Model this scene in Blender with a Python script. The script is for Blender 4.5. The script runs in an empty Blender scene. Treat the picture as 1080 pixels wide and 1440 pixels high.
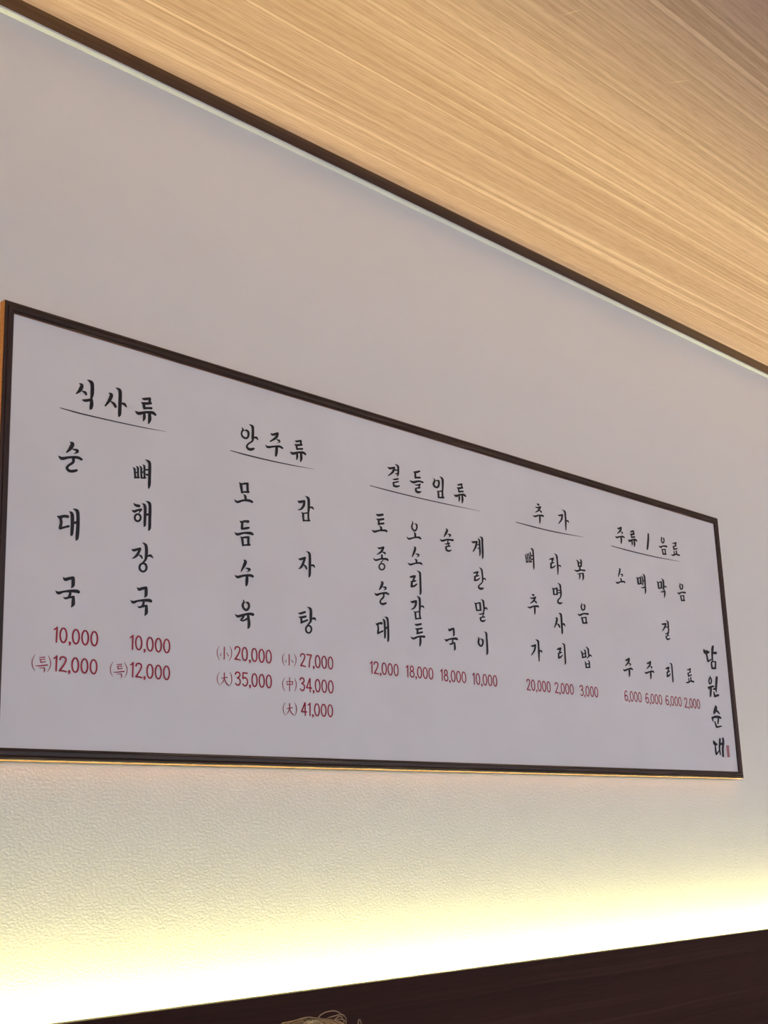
import bpy, bmesh, math, random
from mathutils import Vector, Matrix

random.seed(7)
SC = bpy.context.scene
COL = SC.collection

# ------------------------------------------------------------------ camera
F_PX, CX, CY = 1873.0, 540.0, 720.0          # photograph frame 1080 x 1440
EYE = Vector((0.0, 0.0, 1.5))                # phone held at 1.5 m
DB = 1.5                                     # camera to the front plane of the menu board
def _ray(px, py):
    return Vector((px - CX, py - CY, F_PX))
_X = _ray(2350, 1138).normalized()           # vanishing point of the wall's horizontals
_v = _ray(262, -6470).normalized()           # vanishing point of the verticals
_Z = (_v - _X * _v.dot(_X)).normalized()
_Y = _Z.cross(_X)
def ray(px, py):
    r = _ray(px, py)
    return Vector((_X.dot(r), _Y.dot(r), _Z.dot(r)))
def on_plane_y(px, py, y):
    d = ray(px, py)
    return EYE + d * (y / d.y)

cam_d = bpy.data.cameras.new('camera')
cam_d.sensor_fit = 'VERTICAL'
cam_d.sensor_height = 36.0
cam_d.lens = F_PX / 1440.0 * 36.0
cam_d.clip_start = 0.02
cam = bpy.data.objects.new('camera', cam_d)
COL.objects.link(cam)
ex = Vector((_X.x, _Y.x, _Z.x)); ey = Vector((_X.y, _Y.y, _Z.y)); ez = Vector((_X.z, _Y.z, _Z.z))
M = Matrix.Identity(4)
for i, a in enumerate((ex, -ey, -ez)):
    for j in range(3):
        M[j][i] = a[j]
M.translation = EYE
cam.matrix_world = M
SC.camera = cam

# ------------------------------------------------------------------ light and exposure
world = bpy.data.worlds.new('world')
SC.world = world
world.use_nodes = True
bg = world.node_tree.nodes['Background']
bg.inputs[0].default_value = (0.9, 0.95, 1.0, 1)
bg.inputs[1].default_value = 0.02
SC.view_settings.view_transform = 'Standard'
SC.view_settings.look = 'None'
SC.view_settings.exposure = 0.0
SC.view_settings.gamma = 1.0
SC.view_settings.use_curve_mapping = False
LED_POWER = 205.0           # emission of the strip in the wainscot groove
LED_COLOR = (1.0, 0.93, 0.35)
LAMP_POWER = 65.0          # emission of the unseen globes added behind the photographer
LAMP_COLOR = (0.88, 0.96, 1.10)

# ------------------------------------------------------------------ dimensions (metres)
P_BOARD = 0.0215                      # front of the board to the wall
GAP = 0.0085                         # the board hangs this far off the wall
BEAD_W = 0.006
WALL_Y = DB + P_BOARD
CEIL_Z = on_plane_y(540, 6.9 + 0.4813 * 540, WALL_Y - BEAD_W).z - 0.0015
WAINS_FRONT = WALL_Y - 0.0495
WAINS_T = 0.018
WAINS_Z = on_plane_y(540, 1377, WAINS_FRONT + WAINS_T).z
X0, X1, Y0 = -2.6, 5.6, -3.2

# ------------------------------------------------------------------ materials
def new_mat(name):
    m = bpy.data.materials.new(name)
    m.use_nodes = True
    nt = m.node_tree
    return m, nt, nt.nodes['Principled BSDF']

def plain(name, col, rough=0.6, spec=0.3):
    m, nt, b = new_mat(name)
    b.inputs['Base Color'].default_value = (*col, 1)
    b.inputs['Roughness'].default_value = rough
    b.inputs['Specular IOR Level'].default_value = spec
    # a faint procedural variation
    tc = nt.nodes.new('ShaderNodeTexCoord')
    n = nt.nodes.new('ShaderNodeTexNoise')
    n.inputs['Scale'].default_value = 9.0
    mx = nt.nodes.new('ShaderNodeMixRGB')
    mx.inputs[1].default_value = (*[c * 0.94 for c in col], 1)
    mx.inputs[2].default_value = (*[min(1, c * 1.05) for c in col], 1)
    nt.links.new(tc.outputs['Object'], n.inputs['Vector'])
    nt.links.new(n.outputs['Fac'], mx.inputs[0])
    nt.links.new(mx.outputs[0], b.inputs['Base Color'])
    return m

def emitter(name, col, power):
    m, nt, b = new_mat(name)
    nt.nodes.remove(b)
    e = nt.nodes.new('ShaderNodeEmission')
    e.inputs[0].default_value = (*col, 1)
    e.inputs[1].default_value = power
    nt.links.new(e.outputs[0], nt.nodes['Material Output'].inputs[0])
    return m

def wall_paper(name, col):
    m, nt, b = new_mat(name)
    L = nt.links.new
    tc = nt.nodes.new('ShaderNodeTexCoord')
    big = nt.nodes.new('ShaderNodeTexNoise'); big.inputs['Scale'].default_value = 2.2; big.inputs['Detail'].default_value = 3
    mx = nt.nodes.new('ShaderNodeMixRGB')
    mx.inputs[1].default_value = (*[c * 0.975 for c in col], 1)
    mx.inputs[2].default_value = (*[min(1, c * 1.02) for c in col], 1)
    L(tc.outputs['Object'], big.inputs['Vector']); L(big.outputs['Fac'], mx.inputs[0]); L(mx.outputs[0], b.inputs['Base Color'])
    b.inputs['Roughness'].default_value = 0.75
    b.inputs['Specular IOR Level'].default_value = 0.2
    mp = nt.nodes.new('ShaderNodeMapping'); mp.inputs['Scale'].default_value = (1.0, 1.0, 1.5)
    n1 = nt.nodes.new('ShaderNodeTexNoise'); n1.inputs['Scale'].default_value = 215; n1.inputs['Detail'].default_value = 4
    bp = nt.nodes.new('ShaderNodeBump'); bp.inputs['Strength'].default_value = 0.17; bp.inputs['Distance'].default_value = 0.0022
    L(tc.outputs['Object'], mp.inputs['Vector']); L(mp.outputs[0], n1.inputs['Vector'])
    L(n1.outputs['Fac'], bp.inputs['Height']); L(bp.outputs[0], b.inputs['Normal'])
    return m

def wood(name, c_dark, c_mid, c_light, axis=0, scale=1.0, rough=0.5, contrast=0.5, wob=0.02):
    """grain running along one object axis: wide bands, fine streaks and pale hairlines"""
    m, nt, b = new_mat(name)
    L = nt.links.new
    N = nt.nodes.new
    tc = N('ShaderNodeTexCoord')
    # slow wander of the grain
    wn = N('ShaderNodeTexNoise'); wn.inputs['Scale'].default_value = 1.6; wn.inputs['Detail'].default_value = 2
    L(tc.outputs['Object'], wn.inputs['Vector'])
    sub = N('ShaderNodeVectorMath'); sub.operation = 'SUBTRACT'; sub.inputs[1].default_value = (0.5, 0.5, 0.5)
    L(wn.outputs['Color'], sub.inputs[0])
    sc = N('ShaderNodeVectorMath'); sc.operation = 'SCALE'; sc.inputs['Scale'].default_value = wob
    L(sub.outputs[0], sc.inputs[0])
    ad = N('ShaderNodeVectorMath'); ad.operation = 'ADD'
    L(tc.outputs['Object'], ad.inputs[0]); L(sc.outputs[0], ad.inputs[1])
    def streak(long_s, cross_s, detail):
        mp = N('ShaderNodeMapping')
        s = [cross_s * scale] * 3; s[axis] = long_s * scale
        mp.inputs['Scale'].default_value = s
        L(ad.outputs[0], mp.inputs['Vector'])
        n = N('ShaderNodeTexNoise'); n.inputs['Scale'].default_value = 1.0; n.inputs['Detail'].default_value = detail
        L(mp.outputs[0], n.inputs['Vector'])
        return n
    band = streak(0.25, 18, 2)
    fine = streak(0.9, 190, 4)
    hair = streak(0.55, 105, 2)
    pore = streak(25, 420, 2)
    mixf = N('ShaderNodeMath'); mixf.operation = 'MULTIPLY_ADD'
    mixf.inputs[1].default_value = 0.68
    L(fine.outputs['Fac'], mixf.inputs[0])
    m2 = N('ShaderNodeMath'); m2.operation = 'MULTIPLY'; m2.inputs[1].default_value = 0.32
    L(band.outputs['Fac'], m2.inputs[0]); L(m2.outputs[0], mixf.inputs[2])
    cr = N('ShaderNodeValToRGB')
    e = cr.color_ramp.elements
    e[0].position = 0.5 - 0.26 * contrast; e[0].color = (*c_dark, 1)
    e[1].position = 0.5 + 0.26 * contrast; e[1].color = (*c_mid, 1)
    L(mixf.outputs[0], cr.inputs[0])
    hr = N('ShaderNodeValToRGB')
    h = hr.color_ramp.elements
    h[0].position = 0.57; h[0].color = (0, 0, 0, 1)
    h[1].position = 0.70; h[1].color = (1, 1, 1, 1)
    L(hair.outputs['Fac'], hr.inputs[0])
    mx = N('ShaderNodeMixRGB'); mx.inputs[2].default_value = (*c_light, 1)
    hm = N('ShaderNodeMath'); hm.operation = 'MULTIPLY'; hm.inputs[1].default_value = 0.75
    L(hr.outputs[0], hm.inputs[0]); L(hm.outputs[0], mx.inputs[0]); L(cr.outputs[0], mx.inputs[1])
    pm = N('ShaderNodeMixRGB'); pm.blend_type = 'MULTIPLY'; pm.inputs[0].default_value = 0.35
    L(mx.outputs[0], pm.inputs[1])
    pr = N('ShaderNodeValToRGB')
    pr.color_ramp.elements[0].position = 0.30; pr.color_ramp.elements[0].color = (0.55, 0.5, 0.45, 1)
    pr.color_ramp.elements[1].position = 0.55; pr.color_ramp.elements[1].color = (1, 1, 1, 1)
    L(pore.outputs['Fac'], pr.inputs[0]); L(pr.outputs[0], pm.inputs[2])
    L(pm.outputs[0], b.inputs['Base Color'])
    b.inputs['Roughness'].default_value = rough
    b.inputs['Specular IOR Level'].default_value = 0.3
    bp = N('ShaderNodeBump'); bp.inputs['Strength'].default_value = 0.15; bp.inputs['Distance'].default_value = 0.0006
    L(fine.outputs['Fac'], bp.inputs['Height']); L(bp.outputs[0], b.inputs['Normal'])
    return m

M_WALL = wall_paper('off_white_wallpaper', (0.80, 0.785, 0.77))
M_CEIL = wood('oak_film_ceiling', (0.49, 0.305, 0.245), (0.665, 0.445, 0.40), (0.80, 0.59, 0.54), 0, 1.0, 0.55, 0.55, 0.006)
M_CHAN = wood('dark_reveal', (0.095, 0.040, 0.020), (0.135, 0.060, 0.031), (0.15, 0.072, 0.038), 0, 1.0, 0.6, 0.5)
M_WAIN = wood('dark_walnut_panel', (0.026, 0.008, 0.005), (0.048, 0.015, 0.009), (0.062, 0.024, 0.015), 0, 0.8, 0.55, 0.7)
M_WAIN.node_tree.nodes['Principled BSDF'].inputs['Specular IOR Level'].default_value = 0.12
M_TRIM = plain('white_trim_paint', (0.88, 0.87, 0.84), 0.25, 0.5)
M_PANEL = plain('white_acrylic_panel', (0.80, 0.785, 0.795), 0.55, 0.25)
M_STICK = plain('white_sticker', (0.84, 0.82, 0.82), 0.6, 0.2)
M_INK = plain('black_print', (0.012, 0.010, 0.014), 0.5, 0.25)
M_RED = plain('red_print', (0.36, 0.018, 0.045), 0.5, 0.25)
M_SEAL = plain('dull_red_print', (0.40, 0.15, 0.18), 0.5, 0.25)
M_DH = wood('wenge_frame_long', (0.020, 0.011, 0.008), (0.062, 0.031, 0.022), (0.22, 0.15, 0.105), 0, 2.2, 0.45, 0.6, 0.03)
M_DV = wood('wenge_frame_upright', (0.020, 0.011, 0.008), (0.062, 0.026, 0.021), (0.14, 0.07, 0.055), 2, 2.2, 0.45, 0.6, 0.03)
M_SIDE = wood('orange_frame_side', (0.42, 0.15, 0.045), (0.55, 0.22, 0.07), (0.6, 0.27, 0.1), 0, 2.0, 0.5, 0.5)
M_FLOOR = plain('grey_floor', (0.36, 0.38, 0.43), 0.6, 0.3)
M_LED = emitter('led_glow', LED_COLOR, LED_POWER)
M_GLOBE = emitter('lit_opal_glass', LAMP_COLOR, LAMP_POWER)
M_METAL = plain('black_metal', (0.02, 0.02, 0.02), 0.4, 0.5)
M_SEAT = plain('dark_brown_upholstery', (0.06, 0.035, 0.03), 0.7, 0.3)
M_SKIN = plain('skin', (0.55, 0.33, 0.24), 0.5, 0.3)
M_SHIRT = plain('charcoal_cloth', (0.04, 0.04, 0.045), 0.85, 0.1)
M_TROUS = plain('navy_cloth', (0.03, 0.035, 0.06), 0.85, 0.1)
M_SHOE = plain('black_shoe', (0.02, 0.02, 0.02), 0.5, 0.3)
M_HAIR = plain('light_brown_hair', (0.34, 0.22, 0.115), 0.38, 0.5)
M_HAIRD = plain('dark_hair_base', (0.10, 0.06, 0.035), 0.45, 0.4)  # darker than the locks, shows in the gaps between them
M_EYEW = plain('eye_white', (0.7, 0.66, 0.62), 0.3, 0.4)
M_EYE = plain('eye', (0.03, 0.02, 0.015), 0.2, 0.5)

# ------------------------------------------------------------------ helpers
def tag(o, label=None, cat=None, group=None, kind=None):
    for k, v in (('label', label), ('category', cat), ('group', group), ('kind', kind)):
        if v:
            o[k] = v
    return o

def link(name, me, mats, parent=None):
    o = bpy.data.objects.new(name, me)
    for m in (mats if isinstance(mats, (list, tuple)) else [mats]):
        me.materials.append(m)
    COL.objects.link(o)
    if parent:
        o.parent = parent
        o.matrix_parent_inverse = parent.matrix_world.inverted()
    return o

def from_bm(name, bm, mats, parent=None, smooth=False):
    me = bpy.data.meshes.new(name)
    bmesh.ops.recalc_face_normals(bm, faces=bm.faces[:])
    bm.to_mesh(me); bm.free()
    if smooth:
        for p in me.polygons:
            p.use_smooth = True
    return link(name, me, mats, parent)

def bm_box(bm, lo, hi):
    r = bmesh.ops.create_cube(bm, size=1.0)
    for v in r['verts']:
        v.co = Vector([lo[i] + (v.co[i] + 0.5) * (hi[i] - lo[i]) for i in range(3)])
    return r['verts']

def box(name, lo, hi, mat, parent=None, bevel=0.0):
    bm = bmesh.new(); bm_box(bm, lo, hi)
    if bevel:
        bmesh.ops.bevel(bm, geom=bm.edges[:], offset=bevel, segments=2, affect='EDGES', profile=0.5)
    return from_bm(name, bm, mat, parent)

def empty(name, loc):
    o = bpy.data.objects.new(name, None)
    o.empty_display_size = 0.1
    COL.objects.link(o)
    o.location = loc
    o.matrix_world = Matrix.Translation(loc)
    return o

# ------------------------------------------------------------------ the room
tag(box('wall_front', (X0, WALL_Y, 0), (X1, WALL_Y + 0.12, CEIL_Z + 0.1), M_WALL), 'off-white papered wall behind the menu board', kind='structure')
tag(box('wall_back', (X0, Y0 - 0.12, 0), (X1, Y0, CEIL_Z + 0.1), M_WALL), 'off-white wall across the room', kind='structure')
tag(box('wall_left', (X0 - 0.12, Y0 - 0.12, 0), (X0, WALL_Y + 0.12, CEIL_Z + 0.1), M_WALL), 'off-white end wall', kind='structure')
tag(box('wall_right', (X1, Y0 - 0.12, 0), (X1 + 0.12, WALL_Y + 0.12, CEIL_Z + 0.1), M_WALL), 'off-white far end wall', kind='structure')
tag(box('floor', (X0, Y0, -0.1), (X1, WALL_Y, 0), M_FLOOR), 'plain grey floor', kind='structure')
REV_W, REV_D = 0.0385, 0.002
tag(box('ceiling', (X0, Y0, CEIL_Z), (X1, WALL_Y - REV_W, CEIL_Z + 0.1), M_CEIL), 'pale oak-grain ceiling panel', kind='structure')
tag(box('trim_1', (X0, WALL_Y - REV_W, CEIL_Z + REV_D), (X1, WALL_Y - 0.001, CEIL_Z + 0.1), M_CHAN), 'dark brown recessed reveal between ceiling and wall', kind='structure')
bm = bmesh.new()                      # sloping white bead in the corner
ends = []
for x in (X0, X1):
    ends.append([bm.verts.new((x, y, z)) for y, z in ((WALL_Y, CEIL_Z - 0.0047), (WALL_Y - 0.0012, CEIL_Z - 0.0047), (WALL_Y - BEAD_W, CEIL_Z - 0.001),
                                                      (WALL_Y - BEAD_W, CEIL_Z + REV_D), (WALL_Y, CEIL_Z + REV_D))])
for k in range(5):
    bm.faces.new((ends[0][k], ends[0][(k + 1) % 5], ends[1][(k + 1) % 5], ends[1][k]))
bm.faces.new(ends[0]); bm.faces.new(ends[1])
tag(from_bm('trim_2', bm, M_TRIM), 'thin white bead along the top of the wall', kind='structure')

# two pale scratches in the ceiling film
ceil = bpy.data.objects['ceiling']
for (ax, ay), (bx2, by2) in (((786.7, 22.0), (821, 12.4)), ((935.5, 116.4), (973, 112.4))):
    pa, pb = [EYE + ray(u, v) * ((CEIL_Z - EYE.z) / ray(u, v).z) for u, v in ((ax, ay), (bx2, by2))]
    side = (pb - pa).cross(Vector((0, 0, 1))).normalized() * 0.0007
    bm = bmesh.new()
    mid = (pa + pb) / 2
    for dz in (-0.0003, 0.0002):
        bm.faces.new([bm.verts.new(Vector((q.x, q.y, CEIL_Z + dz))) for q in (pa, mid + side, pb, mid - side)])
    from_bm('scratch', bm, plain('scratched_film', (0.88, 0.72, 0.56)), ceil)

# wainscot: a dark panel standing off the wall, open at the top so that the strip behind it washes the wall
tag(box('trim_3', (X0, WAINS_FRONT, 0), (X1, WAINS_FRONT + WAINS_T, WAINS_Z), M_WAIN, bevel=0.001), 'dark wood wainscot panel standing off the wall', kind='structure')
tag(box('trim_4', (X0, WAINS_FRONT + WAINS_T, 0), (X1, WALL_Y, WAINS_Z - 0.054), M_WAIN), 'floor of the light groove behind the wainscot', kind='structure')
led = empty('led_strip', (1.5, WALL_Y - 0.0135, WAINS_Z - 0.054))
tag(led, 'glowing warm white light strip hidden behind the dark wainscot', 'light strip')
box('backing', (X0 + 0.05, WALL_Y - 0.0205, WAINS_Z - 0.054), (X1 - 0.05, WALL_Y - 0.0065, WAINS_Z - 0.046), M_METAL, led)
box('diffuser', (X0 + 0.05, WALL_Y - 0.0195, WAINS_Z - 0.046), (X1 - 0.05, WALL_Y - 0.0075, WAINS_Z - 0.042), M_LED, led)

# ------------------------------------------------------------------ the menu board
BF = DB                                   # front plane of the frame
PANEL_Y = BF + 0.005
INK_Y = PANEL_Y - 0.0004
board = empty('menu_board', (1.83, WALL_Y, 1.63))
tag(board, 'long white framed menu board with black brush lettering and red prices', 'menu board')
OUT = [Vector((0.8828, BF, EYE.z + 0.1373)), on_plane_y(1046.4, 1094.9, BF), on_plane_y(1009.4, 728.9, BF), on_plane_y(7.8, 420.6, BF)]   # BL BR TR TL
FW = 0.0152
INN = []
for i in range(4):
    p = OUT[i]; a = (OUT[(i + 1) % 4] - p).normalized(); b = (OUT[i - 1] - p).normalized()
    INN.append(p + a * FW + b * FW)
# panel
bm = bmesh.new()
vs = []
for y in (PANEL_Y, PANEL_Y + 0.006):
    for i in range(4):
        q = INN[i].lerp(OUT[i], 0.25)
        vs.append(bm.verts.new((q.x, y, q.z)))
bm.faces.new(vs[0:4]); bm.faces.new(vs[4:8])
for i in range(4):
    bm.faces.new((vs[i], vs[(i + 1) % 4], vs[4 + (i + 1) % 4], vs[4 + i]))
panel = from_bm('panel', bm, M_PANEL, board)
# rails: mitred moulding; (share of the width, depth behind the front, material of the face that follows)
DEP = P_BOARD - GAP
PROF = [(0.0, DEP, 1), (0.0, 0.0016, 0), (0.07, 0.0004, 0), (0.24, 0.0, 0), (0.33, 0.0011, 0), (0.42, 0.0002, 0),
        (0.74, 0.0003, 0), (0.80, 0.0016, 0), (0.88, 0.0012, 0), (1.0, 0.0024, 1), (1.0, 0.0062, 0), (0.6, DEP, 0)]
for i, (mat, side) in enumerate(((M_DH, M_SIDE), (M_DV, M_SIDE), (M_DH, M_SIDE), (M_DV, M_SIDE))):
    j = (i + 1) % 4
    bm = bmesh.new()
    ra, rb = [], []
    for u, d, k in PROF:
        for lst, c in ((ra, i), (rb, j)):
            q = OUT[c].lerp(INN[c], u)
            lst.append(bm.verts.new((q.x, BF + d, q.z)))
    n = len(PROF)
    for k in range(n):
        f = bm.faces.new((ra[k], ra[(k + 1) % n], rb[(k + 1) % n], rb[k]))
        f.material_index = PROF[k][2] if (k == 0 or i == 2) else 0
    bm.faces.new(ra); bm.faces.new(rb)
    from_bm('frame_rail', bm, [mat, side], board)

for hx in (1.1, 2.55):
    box('hanger', (hx - 0.02, BF + DEP - 0.004, OUT[3].z - 0.09), (hx + 0.02, WALL_Y, OUT[3].z - 0.05), M_METAL, board)
# ---- brush lettering -------------------------------------------------------
def parse(s):
    out = []
    for st in s.split(';'):
        pts = []
        for t in st.split():
            pts.append(tuple(float(v) for v in t.split(',')))
        if pts:
            out.append(pts)
    return out

def smooth(pts, n=5):
    if len(pts) < 3:
        return [tuple(a + (b - a) * t / 3 for a, b in zip(pts[0], pts[1])) for t in range(4)]
    P = [pts[0]] + pts + [pts[-1]]
    out = []
    for i in range(1, len(P) - 2):
        p0, p1, p2, p3 = P[i - 1], P[i], P[i + 1], P[i + 2]
        for k in range(n):
            t = k / n
            out.append(tuple(0.5 * (2 * b + (c - a) * t + (2 * a - 5 * b + 4 * c - d) * t * t + (3 * b - a - 3 * c + d) * t ** 3)
                             for a, b, c, d in zip(p0, p1, p2, p3)))
    out.append(pts[-1])
    return out

def ring(cx, cy, rx, ry, w, n=22):
    return [(cx + rx * math.sin(2 * math.pi * k / n), cy - ry * math.cos(2 * math.pi * k / n), w) for k in range(n + 1)]

def stroke_polys(pts, caps=True):
    """2D polygons of a stroke with its own width at each point"""
    polys = []
    L, R = [], []
    n = len(pts)
    for i, (x, y, w) in enumerate(pts):
        a = pts[max(0, i - 1)]; b = pts[min(n - 1, i + 1)]
        dx, dy = b[0] - a[0], b[1] - a[1]
        l = math.hypot(dx, dy) or 1.0
        nx, ny = -dy / l * w / 2, dx / l * w / 2
        L.append((x + nx, y + ny)); R.append((x - nx, y - ny))
    for i in range(n - 1):
        polys.append([L[i], L[i + 1], R[i + 1], R[i]])
    if caps:
        for x, y, w in (pts[0], pts[-1]):
            polys.append([(x + w / 2 * math.cos(t * math.pi / 5), y + w / 2 * math.sin(t * math.pi / 5)) for t in range(10)])
    return polys

def glyph_polys(strokes, wmul=1.0):
    polys = []
    for pts in strokes:
        if pts and pts[0] == 'ring':
            polys += stroke_polys(ring(*pts[1:5], pts[5] * wmul), False)
        else:
            polys += stroke_polys([(x, y, w * wmul) for x, y, w in smooth(pts)])
    return polys

def G(s):
    """strokes; a token 'o cx cy rx ry w' is a closed ring"""
    out = []
    for st in s.split(';'):
        t = st.split()
        if not t:
            continue
        if t[0] == 'o':
            out.append(['ring'] + [float(v) for v in t[1:]])
        else:
            out.append([tuple(float(v) for v in q.split(',')) for q in t])
    return out

CROP = {  # origin and magnification of the close-ups the strokes were read from
    'a': (100, 525, 8.308), 'b': (70, 610, 9.0), 'c': (175, 635, 12.0), 'd': (175, 755, 12.0), 'e': (70, 800, 18.0),
    'f': (330, 590, 9.818), 'g': (320, 670, 13.09), 'h': (320, 780, 13.09), 'i': (410, 690, 11.077), 'j': (405, 840, 21.6),
    'k': (540, 645, 9.0), 'l': (515, 715, 10.8), 'm': (515, 800, 10.8), 'n': (610, 735, 12.0), 'o': (610, 835, 12.0),
    'p': (735, 700, 10.8), 'q': (735, 810, 10.286), 'r': (855, 730, 9.818), 's': (860, 790, 9.818), 't': (870, 865, 9.818),
    'u': (980, 900, 16.0), 'v': (990, 985, 16.0), 'A': (40, 875, 9.818), 'B': (150, 880, 10.8), 'C': (300, 900, 12.0),
    'D': (390, 910, 12.0), 'E': (515, 925, 10.8), 'F': (610, 930, 10.8), 'G': (735, 945, 9.391), 'H': (870, 965, 9.0),
    'z': (0, 0, 1.0)}
def to_board(crop, x, y):
    ox, oy, s = CROP[crop]
    p = on_plane_y(ox + x / s, oy + y / s, INK_Y)
    return (p.x, p.z)

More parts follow.
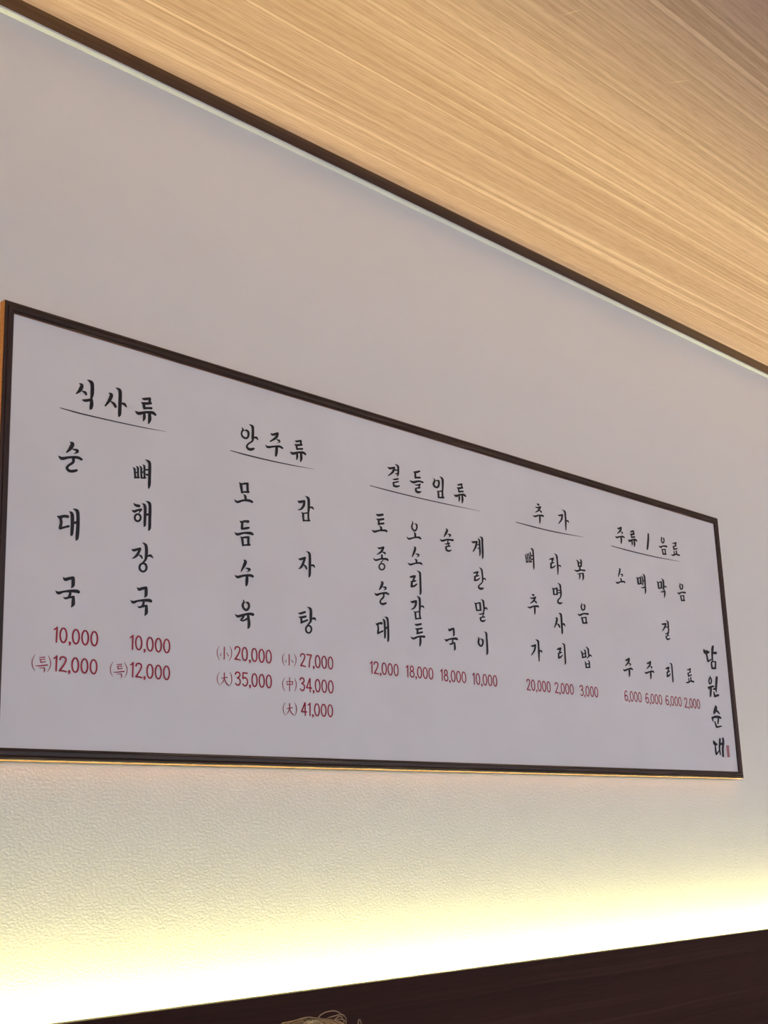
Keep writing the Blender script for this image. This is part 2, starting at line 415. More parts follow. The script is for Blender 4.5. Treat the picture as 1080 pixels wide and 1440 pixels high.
GLYPH = {  # syllable: (close-up, strokes x,y,width)
'식': ('a', '95,118,6 125,140,34 105,195,36 60,238,12;130,208,10 165,225,26 178,250,16;188,75,5 235,105,34 248,150,36 246,240,36 236,290,22 222,306,14;135,310,12 170,318,28 240,308,24;238,308,28 240,360,36 232,405,32 222,420,12'),
'사': ('a', '440,230,6 470,252,34 450,310,34 400,380,14;460,325,8 500,355,26 520,390,24;522,168,5 565,195,30 574,250,34 570,400,34 566,480,32 555,503,12;585,352,14 620,358,26 645,390,14'),
'류': ('a', '828,292,6 855,300,24 918,294,24;920,296,26 918,332,26;820,338,6 850,352,26 932,350,24;848,355,24 856,402,26;856,408,24 900,406,22 938,408,24;752,440,6 790,468,32 870,455,24 950,460,30 985,485,22;855,475,26 855,520,28 845,555,12;916,475,30 918,540,34 906,582,16'),
'순': ('b', '255,105,6 288,128,40 265,180,40 215,235,16;290,195,10 340,208,28 350,228,28 305,255,4;110,278,5 155,312,34 250,298,26 350,300,30 402,325,26;298,310,32 295,360,30 240,400,26 218,435,28 250,470,30 300,472,32 340,463,26'),
'대': ('b', '92,1038,5 125,1056,34 180,1042,30 226,1048,34;135,1065,30 145,1120,30 132,1190,34;132,1198,28 190,1182,24 238,1170,26;245,983,5 280,1010,34 288,1080,36 285,1200,36 278,1270,30 268,1290,10;295,1130,28 350,1120,28;295,950,5 345,975,34 358,1040,36 355,1200,38 345,1320,34 330,1345,10'),
'뼈': ('c', '140,265,5 172,295,28 178,360,26 186,440,28;195,245,5 226,275,28 230,350,26 232,435,26;182,356,18 230,348,18;176,440,22 245,440,24;252,242,5 283,275,28 284,360,26 288,440,28;308,220,5 336,250,30 338,350,26 338,440,26;286,350,18 338,342,18;284,444,22 355,444,24;345,306,26 405,308,22;348,372,10 382,392,26 408,386,24;350,135,5 410,170,38 428,230,42 425,400,42 420,560,40 410,620,16'),
'해': ('c', '152,868,5 190,905,36 245,918,42;122,985,5 165,1010,38 220,990,32 280,978,34;285,985,22 250,1028,18;o 224 1115 50 60 30;295,872,5 340,905,36 350,980,40 345,1150,38 342,1240,36 328,1268,12;355,1065,32 420,1060,32;360,835,5 415,865,38 432,930,42 428,1150,42 424,1290,40 405,1332,14'),
'장': ('d', '122,205,5 160,225,38 262,195,32;265,200,34 235,270,38 190,330,34 125,368,8;235,300,10 280,325,28 298,360,22;300,95,5 355,130,34 372,190,42 370,320,42 355,385,32 310,435,22;395,325,24 440,315,36 482,358,12;o 315 515 60 70 30'),
'국': ('e', '330,205,6 390,265,70 480,245,68 590,225,64;595,235,70 595,350,76 585,430,66 540,482,12;140,550,6 220,610,66 350,575,46 520,560,60 680,565,74 725,585,70;520,590,52 510,660,56 470,712,36;335,712,6 395,745,46 480,725,46 600,705,48;598,712,60 595,820,76 590,900,72 540,970,12'),
'안': ('f', '98,108,5 115,140,22 95,185,20 110,235,22 155,258,24 186,235,24 190,180,26 165,150,22 128,152,8;200,65,5 245,95,30 252,150,30 250,240,32 245,295,22 190,335,20 168,370,24 190,405,30 230,412,34 262,402,26;265,250,20 300,250,26 322,280,10'),
'주': ('f', '495,188,5 525,208,26 590,190,26;592,195,30 570,250,32 490,302,14;580,275,8 610,290,24 622,312,12 580,328,3;425,350,5 460,380,26 540,372,22 620,372,26 658,395,22;580,380,32 578,450,32 570,500,22'),
'모': ('g', '212,105,5 245,150,38 255,210,40 268,295,32;250,142,24 310,132,32 370,132,36;366,135,36 368,200,38 372,290,34;262,290,28 320,286,28 385,286,38;290,330,6 325,360,34 335,430,38;125,422,5 180,470,38 290,440,32 400,445,42 452,470,36'),
'듬': ('g', '222,815,5 260,840,38 320,825,36 375,830,48;270,850,32 270,900,36 265,960,34;268,965,32 330,955,38 388,945,34;130,1025,5 180,1065,42 300,1040,32 420,1045,46 462,1065,36;235,1105,5 268,1140,34 278,1200,36 285,1270,30;272,1126,26 330,1120,32 385,1120,36;384,1125,36 382,1190,36 385,1255,34;282,1265,24 340,1262,28 402,1258,36'),
'수': ('h', '292,95,6 328,125,46 310,190,48 250,305,18;330,245,10 390,262,36 405,282,34 355,320,4;130,372,5 185,412,44 300,385,34 420,382,42 462,400,40;358,400,42 355,490,48 347,560,32 335,578,10'),
'육': ('h', '288,825,5 300,870,28 278,930,38 300,990,36 345,1020,38 385,985,38 394,930,36 372,885,34 332,882,12;138,1092,5 190,1135,42 300,1105,36 410,1090,42 466,1102,46;302,1120,34 272,1170,34 232,1210,12;240,1208,16 290,1214,28 380,1168,28;378,1110,38 385,1170,42 396,1250,44 390,1330,40 370,1358,12'),
'감': ('i', '92,158,5 130,175,36 195,162,30;198,165,32 190,230,34 150,285,26 98,300,8;212,82,5 258,115,32 268,170,34 268,280,32 262,335,24;280,262,18 320,262,28 345,295,10;148,335,5 178,360,26 182,410,28 188,470,22;185,354,18 260,345,20;262,345,26 262,400,26 268,465,26;182,466,20 282,466,22'),
'자': ('i', '105,1058,5 140,1068,32 205,1045,28;208,1045,30 185,1120,32 150,1190,30 108,1218,8;185,1150,10 220,1180,24 235,1220,18;228,942,5 275,975,30 285,1040,34 285,1180,34 282,1310,32 270,1350,12;295,1165,18 340,1165,28 362,1200,8'),
'탕': ('j', '315,465,8 370,490,56 512,448,58;320,585,8 390,610,54 532,582,58;395,620,52 410,700,54 410,768,54;402,768,54 500,728,52 588,690,44;580,288,8 670,340,58 698,420,66 696,600,66 690,720,58 630,810,42 580,860,34;o 628 970 86 112 46;730,650,38 800,640,62 850,705,16'),
'곁': ('k', '45,105,5 75,122,24 130,112,20;130,115,22 110,170,24 55,215,10;140,70,5 175,95,22 180,140,22 178,200,20 165,225,6;130,145,16 172,145,16;140,190,8 172,190,18;108,262,5 140,262,20 180,255,16;108,298,5 135,300,16 180,290,16;118,305,18 125,340,22;125,345,22 160,352,24 194,345,14'),
'들': ('k', '370,165,5 400,172,24 448,160,20;395,180,20 398,238,22;396,240,20 455,240,20;325,275,5 370,298,26 440,285,20 490,300,20;388,328,6 420,335,16 455,325,16;455,325,18 440,365,16;398,375,10 440,370,18 460,368,10;402,385,20 410,415,24 440,425,26 468,418,12'),
'임': ('k', '632,250,4 642,280,20 628,320,20 645,355,20 680,360,22 696,320,20 690,282,20 656,276,8;705,225,5 738,255,22 744,310,22 742,400,18;672,405,5 688,430,18 692,490,18;690,415,14 740,408,16;738,410,20 742,490,20;690,492,16 752,492,22'),
'토': ('l', '148,85,5 180,102,30 248,95,30;152,155,5 185,170,26 260,162,28;190,180,26 190,240,26;186,236,24 263,228,26;200,262,6 225,290,26 230,330,28;88,325,5 125,352,28 200,335,22 290,335,28 313,352,20'),
'종': ('l', '170,590,5 200,605,24 262,590,24;262,595,26 225,660,28 160,700,8;240,660,8 280,675,24 288,698,10;238,708,22 238,760,24;105,755,5 145,785,26 230,765,22 310,770,28 330,790,18;255,785,12 224,822,16;o 238 885 42 47 19'),
'오': ('l', '698,185,3 706,228,18 692,270,21 705,315,21 740,340,22 768,300,21 765,248,21 737,230,9;725,360,6 742,385,24 746,430,24;615,430,5 650,462,24 730,442,20 800,440,26 826,460,22'),
'소': ('l', '722,580,5 745,600,26 730,660,28 700,732,14;750,690,8 790,700,24 795,722,16 765,742,4;735,765,6 760,785,24 766,830,24;632,825,5 670,852,26 750,832,20 820,830,26 843,848,20'),
'리': ('m', '655,125,6 690,120,30 738,108,24;740,112,26 710,180,22;675,195,10 715,188,24 752,180,18;692,205,26 690,260,28;686,268,24 730,260,26 768,230,16;768,25,5 812,55,24 820,110,26 824,250,26 826,360,26 815,392,10'),
'투': ('m', '735,838,6 765,850,26 830,838,26;742,905,6 775,915,24 843,905,24;776,917,26 782,980,26;772,980,24 848,962,26;675,1028,5 715,1058,28 800,1027,22 880,1030,32;822,1040,26 824,1110,28 815,1172,16'),
'술': ('n', '202,98,5 225,125,30 205,180,32 175,235,14;235,190,8 272,205,26 278,222,20 255,250,4;102,280,5 145,305,30 230,285,24 320,296,32;240,300,20 235,335,18;185,355,8 215,360,20 262,345,20;262,345,20 245,385,16;195,405,10 230,400,20 275,395,20;207,415,26 215,460,26 255,478,28 297,462,14'),
'계': ('n', '635,315,6 670,330,32 725,320,24;725,325,28 705,410,28 665,485,16;720,375,14 765,370,16;740,432,12 775,432,20;740,262,5 768,300,24 775,400,24 780,500,24 775,560,12;775,230,5 815,265,26 820,350,26 826,500,26 826,590,20 818,612,8'),
'란': ('n', '662,850,8 695,845,26 742,830,24;742,835,26 720,890,22;680,910,12 720,900,24 760,895,16;696,920,26 692,970,28;690,975,24 740,965,24 775,935,14;765,752,5 805,790,24 818,860,24 825,960,22 815,1010,18 765,1060,20 758,1095,26 795,1115,36 833,1108,24;830,950,20 860,945,22 880,970,8'),
'말': ('o', '682,145,5 708,175,24 715,220,24 728,282,22;710,165,18 780,150,20;780,155,24 785,210,26 790,275,24;725,280,20 795,277,22;795,92,5 832,120,26 842,180,26 850,260,24 838,310,18;850,255,18 885,240,24 905,270,8;760,340,8 790,345,18 845,325,18;842,330,20 825,380,16;775,400,8 810,398,18 855,390,20;787,405,24 797,450,26 835,463,28 868,445,16'),
'이': ('o', '750,725,4 762,768,24 755,810,25 768,858,25 802,882,25 828,840,25 825,782,25 788,760,8;850,638,5 885,665,26 893,740,26 902,880,28 905,990,28 895,1030,12'),
'추': ('p', '215,88,5 240,105,26;192,140,8 225,150,18 268,138,18;268,140,22 240,190,22 195,220,10;245,185,8 275,205,18 285,225,12;150,268,5 190,282,22 240,268,19 300,272,24 316,285,14;260,280,21 262,340,21 260,385,12'),
'가': ('p', '535,262,5 565,268,22 600,258,19;602,262,21 590,330,21 548,390,12;605,182,5 640,210,21 648,270,20 655,380,20 658,490,12;660,355,14 685,350,19 700,378,7'),
'라': ('p', '405,935,8 430,930,22 462,920,20;462,922,22 445,975,18;415,1000,10 450,990,18 475,985,12;432,1000,20 430,1055,22;430,1065,20 465,1055,19 495,1030,12;482,845,5 515,880,20 525,950,20 535,1080,20 535,1165,10;538,1035,13 565,1030,18 582,1050,7'),
'볶': ('p', '815,942,5 840,970,19 850,1040,19;870,932,5 888,960,19 888,1035,19;845,988,15 888,985,15;850,1040,17 892,1038,17;868,1050,19 870,1090,19;782,1095,5 825,1112,23 880,1098,19 940,1105,23;830,1155,6 862,1155,15;865,1157,17 868,1200,17 858,1240,7;860,1152,12 915,1148,17;915,1150,21 922,1210,21 912,1250,9'),
'면': ('q', '425,170,5 445,195,19 450,260,19;445,190,15 495,175,17;495,178,19 500,265,19;448,268,15 500,265,17;508,100,5 540,130,19 548,190,19 555,260,19 545,310,16 512,350,17 515,385,21 545,396,23 570,385,11;500,205,13 545,210,13;505,245,11 545,240,16'),
'음': ('q', '848,388,3 854,415,15 847,445,17 860,485,17 885,490,18 899,460,17 895,422,17 872,412,7;795,548,5 830,565,22 880,545,17 943,550,24;845,590,5 860,615,17 875,680,19;860,605,13 915,598,15;915,600,17 920,680,17;872,680,18 928,678,20'),
'밥': ('q', '838,1080,5 858,1110,17 870,1180,17;885,1060,5 905,1090,17 910,1170,15;858,1128,13 905,1118,13;865,1180,17 918,1168,17;915,1022,5 945,1055,18 952,1110,18 958,1160,17 930,1190,9;960,1160,15 980,1145,17 1000,1168,7;898,1232,4 910,1260,15 920,1320,17;945,1215,4 962,1240,15 968,1320,17;910,1275,13 962,1270,13;918,1322,17 970,1322,17'),
'료': ('r', '888,330,6 910,335,13 935,325,15;935,328,15 932,365,13;892,380,6 935,370,15;905,385,15 910,415,15;908,418,13 950,408,15;912,445,11 915,485,11;942,440,13 948,485,13;870,490,5 900,498,17 940,485,15 983,500,17'),
'/': ('r', '556,205,16 555,290,20 545,400,18 540,420,10'),
'맥': ('s', '342,212,4 360,235,15 370,305,15;360,230,11 400,215,13;400,218,15 405,300,15;370,308,13 410,300,15;405,195,4 425,215,12 432,270,12 430,320,10;430,165,4 452,195,16 460,260,16 465,330,14;430,262,11 460,258,11;408,358,6 435,358,13 465,345,13;465,345,15 470,400,16 465,438,9'),
'막': ('s', '622,272,4 642,295,15 650,365,15;640,290,11 685,275,13;685,278,15 690,355,15;650,368,13 695,358,15;690,230,4 712,260,16 718,320,16 722,380,14;722,345,13 745,340,14 758,358,6;680,415,6 705,415,13 735,400,13;733,400,15 735,450,16 728,495,7'),
'걸': ('t', '590,120,5 615,125,19 650,118,15;650,120,17 635,170,17 605,215,10;645,165,11 680,165,13;655,72,4 678,95,16 685,160,16 690,220,14 680,240,12;640,258,6 665,255,13 690,242,13;688,245,13 670,280,11;648,292,6 690,280,13;656,298,15 665,325,15 685,335,17 708,320,10'),
'담': ('u', '152,205,12 180,265,60 225,275,75 262,272,40;215,320,30 235,400,30 250,475,34;255,480,34 300,452,26 345,432,24;360,140,36 350,200,46 345,330,34 350,430,28 360,480,22;370,290,42 422,292,52;330,490,28 330,560,32 345,640,32;330,487,22 420,490,26;420,490,28 415,640,32;345,636,38 415,636,38'),
'원': ('u', '298,805,10 300,850,30;o 300 920 27 68 26;260,1070,34 310,1055,38 372,1042,34;268,1080,28 275,1115,12;315,1070,38 312,1170,40 305,1265,30;355,1108,12 400,1100,42 430,1095,34;445,840,42 438,960,42 430,1080,36 435,1170,20;380,1165,18 395,1230,32 405,1272,34;405,1262,46 478,1242,42'),
'순B': ('v', '258,110,12 265,170,54 238,260,48 228,295,26;280,230,38 320,265,32 348,300,18;188,390,36 250,370,46 330,372,46 375,395,34;188,395,34 205,470,16;325,400,28 318,470,30 315,525,22;245,475,18 265,540,28 285,600,34;290,598,34 340,590,32 390,578,24'),
'대B': ('v', '215,905,16 240,965,56 282,992,38;255,1020,24 265,1120,28 280,1210,30;280,1215,26 340,1130,20;358,865,32 355,960,36 350,1080,30 370,1220,20;370,980,46 420,975,46;425,850,34 435,950,40 425,1080,36 432,1260,32'),
'특': ('A', '95,445,4 60,510,10 50,560,11 60,620,10 92,668,4;268,455,4 300,520,11 308,570,11 295,630,10 262,685,4;152,488,10 225,482,16;155,515,10 228,512,14;165,515,14 172,555,14;168,555,14 235,545,14;95,600,8 150,602,16 262,590,18;148,632,8 218,628,14;218,630,16 222,660,16 215,692,8'),
'小': ('C', '105,98,4 70,160,10 65,215,11 75,280,10 105,340,4;275,105,4 305,170,12 310,230,12 300,290,10 268,352,4;185,122,18 185,220,18 184,315,16;184,322,14 168,310,4;134,215,6 120,265,14;222,212,6 255,270,16'),
'大': ('C', '108,532,4 72,600,10 66,650,11 75,710,10 108,772,4;275,540,4 305,600,12 312,665,12 305,720,10 275,780,4;135,645,12 235,630,18;185,555,18 185,640,16 165,700,14 115,755,5;188,650,10 215,720,18 258,765,16'),
'中': ('D', '130,510,4 98,570,10 90,620,11 100,690,10 130,742,4;290,520,4 315,590,11 320,640,11 312,690,10 290,750,4;158,575,10 168,640,12;158,580,10 260,582,14;260,582,14 250,635,14;168,632,12 252,628,12;208,515,14 208,740,12'),
}

_cache = {}
def glyph_plane(ch, at=None):
    """polygons of a syllable in board coordinates, where it was read"""
    crop, st = GLYPH[ch]
    at = at or crop
    k = 1.0 if ch in '특小大中' else 1.25 if crop in 'uv' else 1.38 if at in 'rst' else 1.27 if at in 'pq' else 1.20
    if (ch, k) not in _cache:
        _cache[ch, k] = [[to_board(crop, x, y) for x, y in poly] for poly in glyph_polys(G(st), k)]
    return _cache[ch, k]

def glyph_at(ch, place=None):
    src = glyph_plane(ch, place[0] if place else None)
    if place is None:
        return src
    crop, l, r, t, b = place                    # leftmost, rightmost, topmost, lowest ink
    xl, xr = to_board(crop, *l)[0], to_board(crop, *r)[0]
    zt, zb = to_board(crop, *t)[1], to_board(crop, *b)[1]
    xs = [p[0] for q in src for p in q]; zs = [p[1] for q in src for p in q]
    ax, bx_, az, bz = min(xs), max(xs), min(zs), max(zs)
    return [[(xl + (x - ax) / (bx_ - ax) * (xr - xl), zb + (z - az) / (bz - az) * (zt - zb)) for x, z in q] for q in src]

def ink(name, polys, mat, label=None):
    verts, faces = [], []
    for k, q in enumerate(polys):
        n0 = len(verts)
        y = INK_Y - 0.000002 * (k % 40)
        verts += [(x, y, z) for x, z in q]
        a = sum(q[i][0] * q[(i + 1) % len(q)][1] - q[(i + 1) % len(q)][0] * q[i][1] for i in range(len(q)))
        idx = list(range(n0, n0 + len(q)))
        faces.append(idx if a > 0 else idx[::-1])
    me = bpy.data.meshes.new(name)
    me.from_pydata(verts, [], faces)
    o = link(name, me, mat, panel)
    if label:
        o['label'] = label
    return o

def word(name, parts, mat, label):
    """one part per syllable; the label of each says which word it belongs to"""
    for it in parts:
        ch = it if isinstance(it, str) else it[0]
        polys = glyph_at(it) if isinstance(it, str) else glyph_at(it[0], it[1:])
        ink(name, polys, mat, '%s in the %s' % ('slash' if ch == '/' else ch[0], label))

HL, DL = 'heading_syllable', 'dish_syllable'
word(HL, ['식', '사', '류'], M_INK, 'black brush heading 식사류')
word(HL, ['안', '주', ('류', 'f', (765, 440), (990, 480), (880, 270), (915, 590))], M_INK, 'black brush heading 안주류')
word(HL, ['곁', '들', '임', ('류', 'k', (883, 450), (1042, 470), (960, 305), (990, 568))], M_INK, 'black brush heading 곁들임류')
word(HL, ['추', '가'], M_INK, 'black brush heading 추가')
word(HL, [('주', 'r', (98, 245), (232, 250), (165, 100), (185, 342)), ('류', 'r', (275, 290), (405, 300), (335, 148), (370, 388)), '/',
          ('음', 'r', (700, 385), (820, 385), (745, 240), (785, 500)), '료'], M_INK, 'black brush heading 주류 / 음료')
word(DL, ['순', '대', '국'], M_INK, 'black brush dish name 순대국')
word(DL, ['뼈', '해', '장', ('국', 'd', (98, 1065), (470, 1085), (370, 835), (350, 1335))], M_INK, 'black brush dish name 뼈해장국')
word(DL, ['모', '듬', '수', '육'], M_INK, 'black brush dish name 모듬수육')
word(DL, ['감', '자', '탕'], M_INK, 'black brush dish name 감자탕')
word(DL, ['토', '종', ('순', 'm', (122, 372), (352, 385), (235, 185), (265, 555)), ('대', 'm', (140, 830), (356, 1050), (295, 722), (335, 1112))], M_INK, 'black brush dish name 토종순대')
word(DL, ['오', '소', '리', ('감', 'm', (668, 490), (884, 600), (762, 412), (790, 778)), '투'], M_INK, 'black brush dish name 오소리감투')
word(DL, ['술', ('국', 'o', (180, 765), (410, 765), (320, 568), (352, 968))], M_INK, 'black brush dish name 술국')
word(DL, ['계', '란', '말', '이'], M_INK, 'black brush dish name 계란말이')
word(DL, [('뼈', 'p', (28, 865), (183, 1000), (128, 762), (172, 1095)), ('추', 'q', (65, 442), (237, 440), (132, 255), (180, 562)),
          ('가', 'q', (112, 1000), (285, 1105), (192, 915), (235, 1240))], M_INK, 'black brush dish name 뼈추가')
word(DL, ['라', '면', ('사', 'q', (455, 745), (620, 715), (528, 530), (570, 845)), ('리', 'q', (490, 1060), (630, 1200), (572, 968), (618, 1288))], M_INK, 'black brush dish name 라면사리')
word(DL, ['볶', '음', '밥'], M_INK, 'black brush dish name 볶음밥')
word(DL, [('소', 's', (55, 285), (192, 295), (115, 88), (75, 305)), ('주', 't', (60, 750), (198, 740), (135, 585), (150, 855))], M_INK, 'black brush drink name 소주')
word(DL, ['맥', ('주', 't', (358, 800), (492, 785), (430, 630), (450, 888))], M_INK, 'black brush drink name 맥주')
word(DL, ['막', '걸', ('리', 't', (645, 745), (760, 880), (710, 658), (750, 935))], M_INK, 'black brush drink name 막걸리')
word(DL, [('음', 's', (905, 435), (1028, 435), (945, 290), (990, 550)), ('료', 't', (925, 925), (1045, 915), (985, 728), (940, 942))], M_INK, 'black brush drink name 음료')
word('signature_syllable', ['담', '원', '순B', '대B'], M_INK, 'bold black brush signature in a column at the edge of the panel')

# underlines: long brush strokes that thin out
for pts in ('84.3,573.4,0.9 104,579,1.7 125,584.3,1.6 173.3,595.2,1.3 205,601.8,1.1 233.5,607,0.3',
            '323.8,633.4,0.9 345,639.3,1.7 381,648,1.5 415,655,1.1 441.4,659.7,0.3',
            '520.4,682.8,0.9 548,690.2,1.4 587.5,699.9,1.3 630,709.4,1.1 675,718.7,0.3',
            '725.6,734.2,0.9 748,740.3,1.5 772.5,746.3,1.4 797,751.2,1.1 820.4,755.2,0.3',
            '859.5,767.5,0.9 880,773.2,1.4 902.5,778.8,1.3 930,784.8,1.0 956,789.5,0.3'):
    polys = stroke_polys(smooth(parse(pts)[0], 6))
    ink('underline', [[to_board('z', x, y) for x, y in q] for q in polys], M_INK)

# prices
DIG = {
'0': (0.50, 'o 0.25 0.5 0.20 0.45 1'),
'1': (0.28, '0.04,0.20,.8 0.20,0.08,1;0.21,0.04,1 0.20,0.5,1 0.19,0.97,.9'),
'2': (0.49, '0.06,0.24,1 0.11,0.10,1 0.25,0.05,1 0.39,0.11,1 0.42,0.27,1 0.31,0.54,1 0.06,0.93,1;0.06,0.94,1 0.25,0.93,1 0.46,0.97,.9'),
'3': (0.49, '0.07,0.20,1 0.14,0.08,1 0.27,0.05,1 0.39,0.12,1 0.40,0.31,1 0.22,0.45,1;0.22,0.45,1 0.39,0.53,1 0.44,0.72,1 0.36,0.91,1 0.21,0.95,1 0.07,0.84,.8'),
'4': (0.50, '0.35,0.04,1 0.05,0.72,1;0.05,0.72,1 0.48,0.72,1;0.36,0.04,1 0.36,0.98,1'),
'5': (0.49, '0.43,0.06,1 0.10,0.06,1;0.10,0.06,1 0.08,0.46,1;0.08,0.46,1 0.25,0.38,1 0.41,0.5,1 0.44,0.74,1 0.33,0.93,1 0.18,0.95,1 0.06,0.84,.8'),
'6': (0.50, '0.40,0.14,.9 0.29,0.05,1 0.15,0.12,1 0.07,0.35,1 0.05,0.6,1 0.09,0.86,1 0.25,0.95,1 0.41,0.84,1 0.44,0.67,1 0.37,0.49,1 0.22,0.45,1 0.08,0.58,.9'),
'7': (0.48, '0.04,0.07,1 0.45,0.07,1;0.45,0.07,1 0.30,0.45,1 0.22,0.98,1'),
'8': (0.49, 'o 0.25 0.26 0.15 0.21 1;o 0.25 0.71 0.19 0.24 1'),
',': (0.12, '0.07,0.92,1.5 0.085,1.0,1.2 0.04,1.10,.5'),
}
def price(text, crop, xl, xr, tl, tr, bl, br, pre=None, wmul=0.105):
    zt = (to_board(crop, xl, tl)[1] + to_board(crop, xr, tr)[1]) / 2
    zb = (to_board(crop, xl, bl)[1] + to_board(crop, xr, br)[1]) / 2
    pxl = to_board(crop, xl, (tl + bl) / 2)[0]; pxr = to_board(crop, xr, (tr + br) / 2)[0]
    gap = 0.07
    adv, x = [], 0.0
    for ch in text:
        adv.append(x); x += DIG[ch][0] + gap
    total = x - gap
    h = zt - zb
    sx = (pxr - pxl) / total
    t = {'특': '(특)', '小': '(小)', '中': '(中)', '大': '(大)'}
    full = (t[pre[0]] if pre else '') + text
    for ch, a in zip(text, adv):
        polys = [[(pxl + (a + u) * sx, zt - v * h) for u, v in q] for q in glyph_polys(G(DIG[ch][1]), wmul)]
        ink('price_comma' if ch == ',' else 'price_digit', polys, M_RED, '%s in the red price %s' % ('comma' if ch == ',' else ch, full))
    if pre:
        ink('price_size_mark', glyph_at(pre) if isinstance(pre, str) else glyph_at(pre[0], pre[1:]), M_RED, 'red bracketed mark %s before the price %s' % (t[pre[0]], text))

price('10,000', 'A', 345, 965, 62, 118, 282, 336)
price('12,000', 'A', 340, 955, 460, 506, 680, 722, '특')
price('10,000', 'B', 350, 968, 140, 192, 367, 420)
price('12,000', 'B', 352, 965, 552, 600, 785, 828, ('특', 'B', (50, 665), (317, 670), (100, 538), (220, 800)))
price('20,000', 'C', 355, 987, 103, 160, 345, 397, '小')
price('35,000', 'C', 358, 990, 535, 578, 772, 818, '大')
price('27,000', 'D', 382, 945, 103, 156, 327, 384, ('小', 'D', (83, 200), (322, 215), (125, 90), (285, 338)))
price('34,000', 'D', 370, 950, 510, 556, 740, 787, '中')
price('41,000', 'D', 398, 942, 930, 962, 1150, 1190, ('大', 'D', (93, 1040), (332, 1050), (130, 925), (290, 1167)))
price('12,000', 'E', 56, 493, 50, 90, 242, 282)
price('18,000', 'E', 602, 1020, 112, 150, 290, 338)
price('18,000', 'F', 98, 493, 112, 158, 295, 338)
price('10,000', 'F', 588, 965, 172, 210, 352, 388)
price('20,000', 'G', 50, 370, 92, 123, 242, 272)
price('2,000', 'G', 423, 674, 135, 158, 277, 304)
price('3,000', 'G', 753, 997, 173, 195, 315, 338)
price('6,000', 'H', 73, 290, 53, 73, 187, 207)
price('6,000', 'H', 338, 550, 86, 105, 214, 237)
price('6,000', 'H', 593, 797, 113, 135, 240, 258)
price('2,000', 'H', 832, 1030, 145, 163, 272, 288)
# the pasted-over strip under three of the drink prices
q = [on_plane_y(x, y, INK_Y) for x, y in ((876.7, 989), (959, 995), (957.8, 977), (875.5, 968.3))]
bm = bmesh.new()
f = [bm.verts.new((p.x, PANEL_Y - 0.0002, p.z)) for p in q]
g = [bm.verts.new((p.x, PANEL_Y + 0.0001, p.z)) for p in q]
bm.faces.new(f); bm.faces.new(g)
for i in range(4):
    bm.faces.new((f[i], f[(i + 1) % 4], g[(i + 1) % 4], g[i]))
from_bm('sticker', bm, M_STICK, panel)['label'] = 'paper strip pasted under the drink prices'
# red seal beside the signature: outline, two columns of fine strokes
def sq(pts):
    return [to_board('v', x, y) for x, y in pts]
ink('seal_stamp', [sq(((500, 1010), (560, 1010), (583, 1276), (528, 1280)))], M_SEAL, 'small dull red seal stamp')
o = ink('seal_carving', [sq(((512 + 22 * k / 240, 1030 + k), (550 + 22 * k / 240, 1028 + k), (550 + 22 * (k + 7) / 240, 1035 + k), (512 + 22 * (k + 7) / 240, 1037 + k)))
                         for k in (8, 38, 66, 98, 128, 160, 190, 212)], plain('pale_red_print', (0.52, 0.22, 0.26)), 'pale marks in the seal')
for v in o.data.vertices:
    v.co.y -= 0.0001

# ------------------------------------------------------------------ unseen lamps behind the photographer, added to light wall and board
def globe(x, y, label):
    z = 2.02
    e = empty('fill_pendant_lamp', (x, y, CEIL_Z))
    tag(e, label, 'lamp', 'added globe pendants across the room')
    bm = bmesh.new()
    bmesh.ops.create_uvsphere(bm, u_segments=32, v_segments=16, radius=0.13, matrix=Matrix.Translation((x, y, z)))
    from_bm('globe', bm, M_GLOBE, e, True)
    bm = bmesh.new()
    bmesh.ops.create_cone(bm, cap_ends=True, segments=20, radius1=0.045, radius2=0.03, depth=0.05, matrix=Matrix.Translation((x, y, z + 0.14)))
    from_bm('socket_cap', bm, M_METAL, e)
    bm = bmesh.new()
    bmesh.ops.create_cone(bm, cap_ends=True, segments=10, radius1=0.004, radius2=0.004, depth=CEIL_Z - z - 0.18, matrix=Matrix.Translation((x, y, (CEIL_Z + z + 0.14) / 2)))
    from_bm('cord', bm, M_METAL, e)
    bm = bmesh.new()
    bmesh.ops.create_cone(bm, cap_ends=True, segments=24, radius1=0.055, radius2=0.055, depth=0.025, matrix=Matrix.Translation((x, y, CEIL_Z - 0.0125)))
    from_bm('ceiling_rose', bm, M_METAL, e)
for x in (0.6, 2.7, 4.8):
    globe(x, -2.7, 'unseen white globe pendant lamp added across the room as front light')

# ------------------------------------------------------------------ bench along the wainscot and the person on it
bench = empty('bench', (0.9, WAINS_FRONT - 0.25, 0))
tag(bench, 'dark upholstered bench along the wainscot', 'bench')
box('base', (X0 + 0.3, WAINS_FRONT - 0.46, 0.0), (4.4, WAINS_FRONT - 0.003, 0.36), M_WAIN, bench)
box('seat_cushion', (X0 + 0.3, WAINS_FRONT - 0.50, 0.36), (4.4, WAINS_FRONT - 0.003, 0.445), M_SEAT, bench, 0.015)

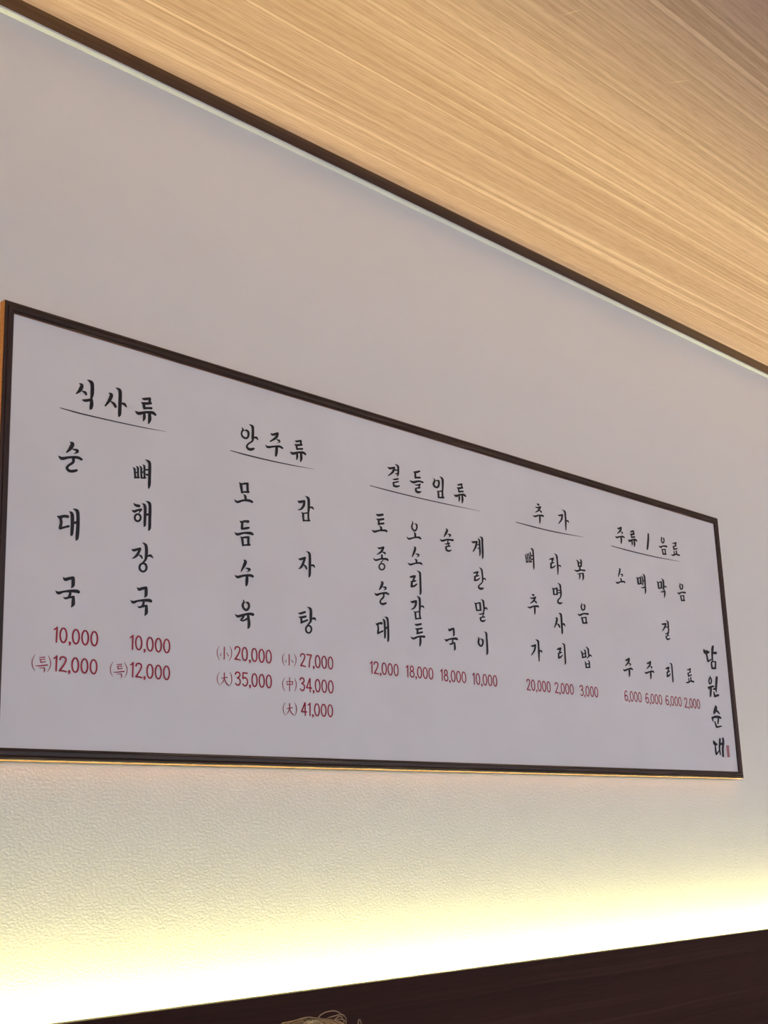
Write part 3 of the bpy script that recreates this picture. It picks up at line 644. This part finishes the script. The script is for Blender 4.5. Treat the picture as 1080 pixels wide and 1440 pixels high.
HT = on_plane_y(448, 1438, 1.27)             # crown of the hair
PX_, PY_, PZ_ = HT.x, HT.y, HT.z
HC = Vector((PX_, PY_, PZ_ - 0.118))         # middle of the head
def person():
    bm_verts, bm_edges, radii = [], [], []
    def v(x, y, z, r, rr=None):
        bm_verts.append((PX_ + x, PY_ + y, z)); radii.append((r, rr or r)); return len(bm_verts) - 1
    def chain(ids):
        for a, b in zip(ids, ids[1:]):
            bm_edges.append((a, b))
    zs = PZ_ - 0.30                           # shoulder height
    pel = v(0, 0.02, 0.545, 0.135, 0.10)
    wai = v(0, 0.045, 0.70, 0.12, 0.09)
    che = v(0, 0.045, 0.86, 0.145, 0.10)
    sho = v(0, 0.04, zs + 0.02, 0.105, 0.075)
    nck = v(0, 0.02, PZ_ - 0.225, 0.052)
    hd = v(0, 0.005, PZ_ - 0.16, 0.06)
    chain([pel, wai, che, sho, nck, hd])
    for s in (-1, 1):
        sh = v(s * 0.165, 0.035, zs - 0.005, 0.055)
        el = v(s * 0.225, -0.04, 0.735, 0.040)
        wr = v(s * 0.13, -0.25, 0.61, 0.026)
        pa = v(s * 0.105, -0.315, 0.597, 0.024, 0.015)
        chain([sho, sh, el, wr, pa])
        for k, (dx, ln) in enumerate(((-0.03, 0.062), (-0.010, 0.074), (0.010, 0.070), (0.029, 0.054))):
            k0 = v(s * (0.102 - dx), -0.345, 0.600, 0.0088)
            k1 = v(s * (0.100 - dx * 1.1), -0.345 - ln * 0.6, 0.603, 0.0082)
            k2 = v(s * (0.099 - dx * 1.1), -0.345 - ln, 0.592, 0.0074)
            chain([pa, k0, k1, k2])
        t0 = v(s * 0.075, -0.305, 0.602, 0.010); t1 = v(s * 0.052, -0.345, 0.602, 0.009); t2 = v(s * 0.048, -0.372, 0.598, 0.008)
        chain([pa, t0, t1, t2])
        hp = v(s * 0.095, 0.0, 0.535, 0.088)
        kn = v(s * 0.12, -0.43, 0.515, 0.060)
        cf = v(s * 0.12, -0.44, 0.35, 0.054)
        an = v(s * 0.12, -0.43, 0.09, 0.036)
        bl = v(s * 0.125, -0.53, 0.038, 0.038, 0.034)
        to = v(s * 0.13, -0.62, 0.030, 0.030, 0.026)
        chain([pel, hp, kn, cf, an, bl, to])
    me = bpy.data.meshes.new('tmp')
    me.from_pydata(bm_verts, bm_edges, [])
    o = bpy.data.objects.new('tmp', me); COL.objects.link(o)
    md = o.modifiers.new('skin', 'SKIN'); md.use_smooth_shade = True
    for i, r in enumerate(radii):
        me.skin_vertices[0].data[i].radius = r
        me.skin_vertices[0].data[i].use_root = (i == 0)
    s = o.modifiers.new('sub', 'SUBSURF'); s.levels = 2
    dg = bpy.context.evaluated_depsgraph_get()
    bm = bmesh.new(); bm.from_mesh(o.evaluated_get(dg).to_mesh())
    bpy.data.objects.remove(o)
    def blob(c, r, seg=24):
        bmesh.ops.create_uvsphere(bm, u_segments=seg, v_segments=seg // 2, radius=1.0,
                                  matrix=Matrix.Translation(c) @ Matrix.Diagonal((*r, 1)))
    blob(HC + Vector((0, 0.012, 0.018)), (0.074, 0.094, 0.088))         # skull
    blob(HC + Vector((0, -0.022, -0.050)), (0.056, 0.066, 0.066))       # face and jaw
    blob(HC + Vector((0, -0.072, -0.096)), (0.024, 0.020, 0.020))       # chin
    blob(HC + Vector((0, -0.093, -0.030)), (0.013, 0.018, 0.024), 12)   # nose
    blob(HC + Vector((0, -0.102, -0.042)), (0.016, 0.012, 0.011), 12)
    blob(HC + Vector((0, -0.083, -0.066)), (0.022, 0.010, 0.006), 12)   # lips
    blob(HC + Vector((0, -0.082, -0.075)), (0.019, 0.010, 0.006), 12)
    for s in (-1, 1):
        blob(HC + Vector((s * 0.076, 0.012, -0.022)), (0.010, 0.020, 0.031), 12)   # ears
        blob(HC + Vector((s * 0.030, -0.074, 0.006)), (0.022, 0.014, 0.007), 12)   # brows
    me2 = bpy.data.meshes.new('tmp2'); bm.to_mesh(me2); bm.free()
    o2 = bpy.data.objects.new('tmp2', me2); COL.objects.link(o2)
    r = o2.modifiers.new('rm', 'REMESH'); r.mode = 'VOXEL'; r.voxel_size = 0.0065; r.use_smooth_shade = True
    sm = o2.modifiers.new('sm', 'SMOOTH'); sm.factor = 0.5; sm.iterations = 3
    dg = bpy.context.evaluated_depsgraph_get()
    me3 = bpy.data.meshes.new_from_object(o2.evaluated_get(dg))
    bpy.data.objects.remove(o2)
    body = link('person', me3, [M_SKIN, M_SHIRT, M_TROUS, M_SHOE])
    for p in me3.polygons:
        p.use_smooth = True
        c = p.center
        dx, dy = abs(c.x - PX_), c.y - PY_
        if c.z > PZ_ - 0.238:
            k = 0
        elif dy < -0.225 and c.z > 0.572 and dx < 0.2:
            k = 0
        elif c.z < 0.085:
            k = 3
        elif c.z < 0.60 and not (dx > 0.17 and c.z > 0.6):
            k = 2
        else:
            k = 1
        p.material_index = k
    tag(body, 'seated person in charcoal top with light brown hair before the dark wainscot', 'person')
    for s in (-1, 1):
        b2 = bmesh.new()
        bmesh.ops.create_uvsphere(b2, u_segments=14, v_segments=8, radius=0.0105, matrix=Matrix.Translation(HC + Vector((s * 0.030, -0.077, -0.012))))
        eye = from_bm('eye', b2, M_EYEW, body, True)
        b2 = bmesh.new()
        bmesh.ops.create_uvsphere(b2, u_segments=12, v_segments=8, radius=0.005, matrix=Matrix.Translation(HC + Vector((s * 0.030, -0.0838, -0.012))))
        from_bm('iris', b2, M_EYE, eye, True)
    # hair: a full cap of locks over skull, sides and nape
    b3 = bmesh.new()
    bmesh.ops.create_uvsphere(b3, u_segments=56, v_segments=40, radius=1.0)
    dele = []
    for vv in b3.verts:
        n = vv.co.copy()
        front = -n.y
        a = math.atan2(n.x, -n.y)
        rad = 1.0 + 0.035 * math.sin(a * 17 + n.z * 3) + 0.02 * math.sin(a * 31 + 2 + n.z * 5)
        if n.z > 0.85:
            rad = 1.0 + (rad - 1.0) * 0.5
        vv.co = HC + Vector((n.x * 0.090 * rad, 0.014 + n.y * 0.112 * rad, 0.012 + n.z * 0.106 * rad))
        if (front > 0.35 and n.z < 0.45) or n.z < -0.75:
            dele.append(vv)
    bmesh.ops.delete(b3, geom=dele, context='VERTS')
    hair = from_bm('hair', b3, [M_HAIRD], body, True)
    hm = hair.modifiers.new('th', 'SOLIDIFY'); hm.thickness = 0.006; hm.offset = -1
    # locks lying over the crown and strays
    def tube(b, pts, r0, r1):
        n = 6
        rows = []
        for i, p in enumerate(pts):
            d = (pts[min(i + 1, len(pts) - 1)] - pts[max(i - 1, 0)]).normalized()
            u = d.orthogonal().normalized(); w = d.cross(u)
            t = i / (len(pts) - 1)
            r = r0 + (r1 - r0) * t
            r *= min(1.0, 4 * t + 0.25, 4 * (1 - t) + 0.2)
            rows.append([b.verts.new(p + (u * math.cos(k * 2 * math.pi / n) + w * math.sin(k * 2 * math.pi / n)) * r) for k in range(n)])
        for a_, c_ in zip(rows, rows[1:]):
            for k in range(n):
                b.faces.new((a_[k], a_[(k + 1) % n], c_[(k + 1) % n], c_[k]))
        b.faces.new(rows[0]); b.faces.new(rows[-1])
    b4 = bmesh.new()
    rnd = random.Random(3)
    for k in range(230):
        az = rnd.uniform(0, 2 * math.pi)
        lift = rnd.uniform(1.005, 1.035)
        swirl = rnd.uniform(-0.5, 0.5)
        front = math.cos(az)
        th1 = 1.15 if front > 0.45 else rnd.uniform(1.7, 2.2)
        pts = []
        for i in range(9):
            th = 0.12 + (th1 - 0.12) * i / 8
            a2 = az + swirl * i / 8
            n = Vector((math.sin(th) * math.sin(a2), -math.sin(th) * math.cos(a2), math.cos(th)))
            l2 = lift + 0.012 * math.sin(i * 1.3 + k)
            pts.append(HC + Vector((n.x * 0.090 * l2, 0.014 + n.y * 0.112 * l2, 0.012 + n.z * 0.106 * l2)))
        tube(b4, pts, rnd.uniform(0.0012, 0.0028), 0.0008)
    from_bm('hair_lock', b4, M_HAIR, hair, True)['kind'] = 'stuff'
    def C7(x, y, d=0.0):
        return on_plane_y(380 + x / 7.2, 1390 + y / 7.2, PY_ + d)
    for pl in (((470, 330), (500, 280), (560, 242), (640, 227), (700, 246), (740, 290)),
               ((575, 300), (640, 282), (720, 263), (765, 300), (775, 360)),
               ((640, 330), (700, 282), (740, 320), (745, 380)),
               ((165, 365), (250, 327), (370, 293), (480, 303), (600, 316)),
               ((560, 318), (640, 322), (720, 312), (760, 335), (770, 380)),
               ((880, 420), (895, 325), (915, 330), (930, 420))):
        pts = [C7(x, y) for x, y in pl]
        sp = [Vector(p) for p in smooth([tuple(p) for p in pts], 5)]
        b5 = bmesh.new()
        tube(b5, sp, 0.0008, 0.0006)
        from_bm('hair_strand', b5, M_HAIR, hair, True)
    return body
person()
